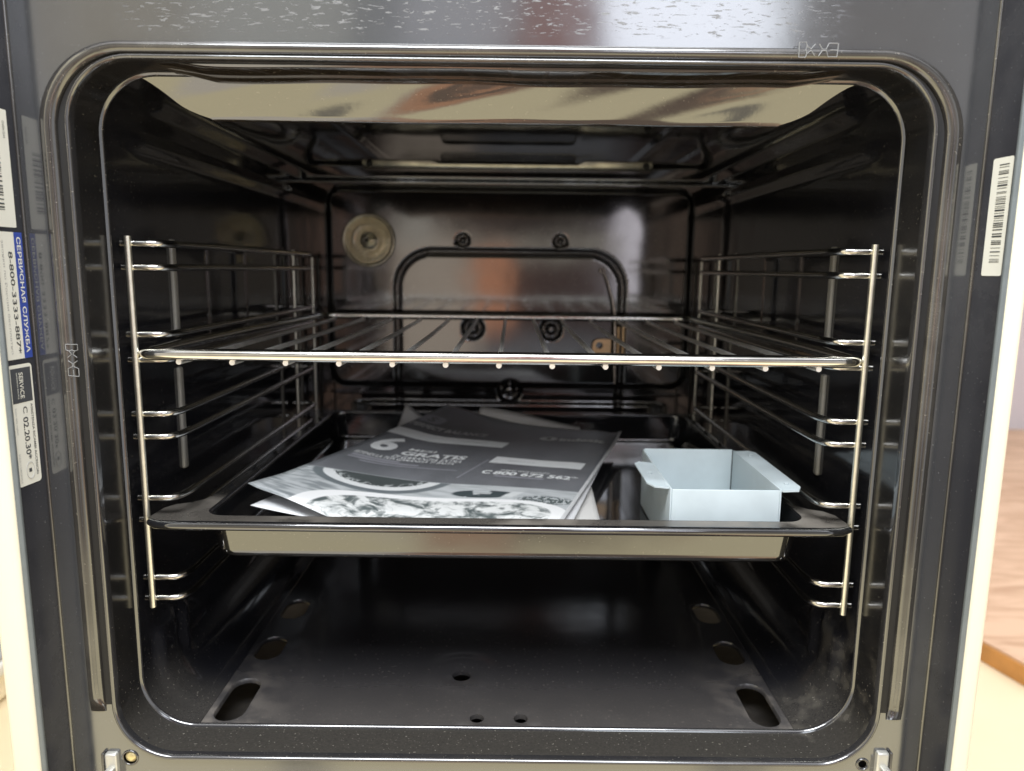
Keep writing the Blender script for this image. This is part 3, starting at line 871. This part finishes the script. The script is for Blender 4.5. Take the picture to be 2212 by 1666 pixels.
photo = mix(ell(.90, .120, .11, .035).sm(.7, 1.1).inv()*tex('noise', 70, 4, uvn).sm(.44, .5), photo, (.08, .10, .10))
e1 = ((((u_-.57)/.43).ab()).pw(3.0) + (((vv+.010)/.130).ab()).pw(3.0)).pw(.333)
food = mix(tex('noise', 1, 4, coords('UV', (15, 30, 1)), .6, .9).sm(.34, .60), (.09, .11, .11), (.70, .71, .70))
food = mix(tex('noise', 26, 2, uvn).sm(.60, .66)*.7, food, (.10, .12, .12))
photo = mix(e1.sm(1.0, 1.015).inv(), photo, (.78, .78, .78))
photo = mix(e1.sm(.875, .895).inv(), photo, food)
border = vv.sm(.2105, .2125)
col = mix(border, photo, g)
col = mix(box(vv, .2085, .2125, .0008), col, (.27, .28, .29))
col = mix(u_.sm(.985, .988), col, (.62, .62, .62))
col = mix(v_.sm(.988, .991), col, (.55, .55, .55))
setp(b, 'Base Color', col); setp(b, 'Roughness', .42)

pg = sheet('leaflet', lambda s, t: page(s, t), mPage, 'dark grey printed leaflet with a large number 6, top of the paper stack', cat='leaflet')
def onpage(u, v, l): return page(u, wt(u, v), l)
L1 = .0003
def pw_(s, u0, v0, u1, v1, m=mPrintW, bold=.012, sp=1.0): return write('printed_text', s, onpage, u0, v0, u1, v1, m, pg, L1, bold, sp)
def bar(u0, u1, v0, v1, m, n=14, name='printed_band', skew=0):
    vs = []; fs = []
    for i in range(n+1):
        u = u0+(u1-u0)*i/n
        vs += [onpage(u, v0, L1), onpage(u+skew, v1, L1)]
    for i in range(n): fs.append((2*i, 2*i+2, 2*i+3, 2*i+1))
    return mesh_obj(name, vs, fs, m, pg, False)
pw_('6', .040, .432, .150, .575, bold=.035)
pw_('MESI', .200, .483, .305, .505, bold=.02)
pw_('GRATIS', .195, .433, .450, .473, bold=.04)
pw_('DI GARANZIA EXTRA', .190, .398, .455, .425)
pw_('ESTENDI LA TUA GARANZIA TI BASTA', .045, .375, .440, .395)
bar(.052, .250, .352, .368, mPrintG); bar(.052, .330, .335, .348, mPrintG); bar(.12, .485, .318, .326, mPrintG)
bar(-.0, .525, .600, .672, mPrintW, 24)
pw_('CONGRATULAZIONI PER IL TUO NUOVO ACQUISTO', .10, .632, .44, .645, m=mPrintG2.copy() if 0 else mInkG, bold=0)
pw_('PERFECT BALANCE', .010, .718, .385, .755, m=mPrintW2, bold=.04)
# grey rounded emblem with a paler word beside it
V = [(.02, .775), (.10, .775), (.125, .79), (.125, .84), (.10, .855), (.02, .855), (.005, .84), (.005, .79)]
mesh_obj('printed_emblem', [onpage(u, v, L1) for u, v in V], [tuple(range(8))], mPrintG, pg, False)
write('printed_text', 'S', onpage, .045, .790, .085, .840, mPrintG2, pg, L1*2, .03)
pw_('Service', .14, .775, .31, .805, m=mPrintG2)
# brand line at the top right
mb = MB()
vs = [onpage(.665+.045*math.cos(k*math.pi/14), .780+.026*math.sin(k*math.pi/14), L1) for k in range(28)]
lg = mesh_obj('printed_emblem', vs, [tuple(range(28))], mPrintW, pg, False)
write('printed_text', 'i', onpage, .656, .768, .680, .794, mPrintG2, pg, L1*2, .05)
pw_('indesit', .720, .760, .945, .798, bold=.05)
# phone box
bar(.555, .935, .425, .495, mPrintW, 20, skew=.002)
pw_('SERVIZIO CLIENTI ORIGINALE', .62, .452, .86, .464, m=mInkG, bold=0)
pw_('NUMERO VERDE GRATUITO', .640, .350, .830, .362, bold=.01)
pw_('800 672 562*', .625, .310, .950, .345, bold=.035)
pw_('C', .580, .312, .615, .345, bold=.03)
bar(.640, .830, .290, .302, mPrintG)
vs = [onpage(.519, .255, L1), onpage(.526, .255, L1), onpage(.545, .455, L1), onpage(.538, .455, L1)]
mesh_obj('printed_line', vs, [(0, 1, 2, 3)], mPrintG, pg, False)

def quad(c, bumpf=lambda s, t: 0):
    c = [Vector(p) for p in c]
    return lambda s, t: lerp2(c, s, t)+Vector((0, 0, bumpf(s, t)))
# sheets below, from the top of the stack downwards
sheet('paper_sheet', quad(((-.060, .372, .1440), (.118, .345, .1205), (-.1800, .088, .1260), (.0440, .060, .1170)),
      lambda s, t: -.004*math.sin(math.pi*s)*(1-.3*t)+.0035*(1-s)**6*(1-t)**4), mPaper, 'white sheet directly beneath the dark leaflet, its front left corner poking out')
sheet('paper_sheet', quad(((-.0270, .3830, .1175), (.0830, .3690, .1160), (-.1000, .120, .1150), (.0745, .0850, .1120)),
      lambda s, t: (.0300*(1-s)+.0140*s)*t**9 + .0012*math.sin(s*5)*t), mPaperW, 'pale sheet lying square to the tray, its rear edge showing behind the leaflet')
sheet('paper_sheet', quad(((-.1110, .3880, .1160), (.060, .3450, .1150), (-.1500, .100, .1150), (.0500, .0700, .1110)),
      lambda s, t: .0335*t**7*max(0, 1-s*2.6)**1.5), mPaperW, 'pale sheet whose rear left corner points up behind the white band of the leaflet')
sheet('paper_sheet', quad(((-.090, .360, .1150), (.070, .3400, .1120), (-.1600, .078, .1160), (.0500, .0620, .1110)),
      lambda s, t: -.002*math.sin(math.pi*s)), mPaper, 'lowest white sheet with a curled front left corner in the tray')
# curled tongue at the front left of the lowest sheet
def curl(s, t):
    ang = -math.pi*.9*(1-s); r = .0035
    base_ = Vector((-.150+.07*t*.2+.055*s, .070+.008*t, .1150))
    return base_+Vector((r*math.sin(ang)*2, .012*t, r*(1-math.cos(ang))*.9))
sheet('paper_sheet', curl, mPaper, 'small curled white paper edge at the front left of the stack', ns=20, nt_=10)

# ------------------------------------------------------------------ SURROUNDINGS
def struct(o): o['kind'] = 'structure'; return o
mb = MB(); mb.box(-4, 4, .02, 4, -.36, -.30); o = struct(mb.build('floor', mFloorC, None, False))
mb = MB(); mb.box(.3, 5, 2.28, 2.40, -.30, 2.2); o = mb.build('wall', mWall, None, False)
tag(o, 'lavender white wall at the far right behind the wooden platform', 'wall')
mb = MB(); d = Vector((.0213, -.0777, 0)).normalized()
A = Vector((.7498, .6575, 0)); P0 = A-d*1.63; P1 = A+d*2.0
mb.add([(P0.x, P0.y, -.30), (P0.x, P0.y, -.268), (P1.x, P1.y, -.30), (P1.x, P1.y, -.268), (P0.x+4, P0.y, -.30), (P0.x+4, P0.y, -.268), (P1.x+4, P1.y, -.30), (P1.x+4, P1.y, -.268)],
       [(0, 1, 3, 2), (4, 6, 7, 5), (0, 4, 5, 1), (2, 3, 7, 6), (0, 2, 6, 4), (1, 5, 7, 3)])
plat = thing('wooden_platform', 'low pale wood laminate platform with an orange edge to the right of the oven', 'platform', (1.5, .8, -.30))
o = mb.build('top', mWood, plat, False); o.data.transform(Matrix.Translation((-1.5, -.8, .30)))
mb = MB(); q = Vector((-.004, -.001, 0))
mb.add([P0+q+Vector((0, 0, -.299)), P0+q+Vector((0, 0, -.271)), P1+q+Vector((0, 0, -.299)), P1+q+Vector((0, 0, -.271)), P0+Vector((-.0005, 0, -.299)), P0+Vector((-.0005, 0, -.271)), P1+Vector((-.0005, 0, -.299)), P1+Vector((-.0005, 0, -.271))],
       [(0, 1, 3, 2), (4, 6, 7, 5), (0, 4, 5, 1), (2, 3, 7, 6), (0, 2, 6, 4), (1, 5, 7, 3)])
o = mb.build('edge_strip', mEdge, plat, False); o.data.transform(Matrix.Translation((-1.5, -.8, .30)))
cab = thing('cabinet', 'blurred cream cabinet with a grey glass pane left of the oven', 'cabinet', (-.95, 1.0, -.30))
mb = MB(); mb.box(-.35, .26, -1.6, .8, 0, 1.1); mb.build('carcass', mCab, cab, True, .01)
mb = MB(); mb.box(.258, .264, -1.2, -.468, .066, .168); mb.build('glass_pane', mTile, cab, False)
mb = MB(); mb.box(.26, .270, -1.3, -.462, .044, .062); mb.build('ledge', mWhite, cab, True, .004)
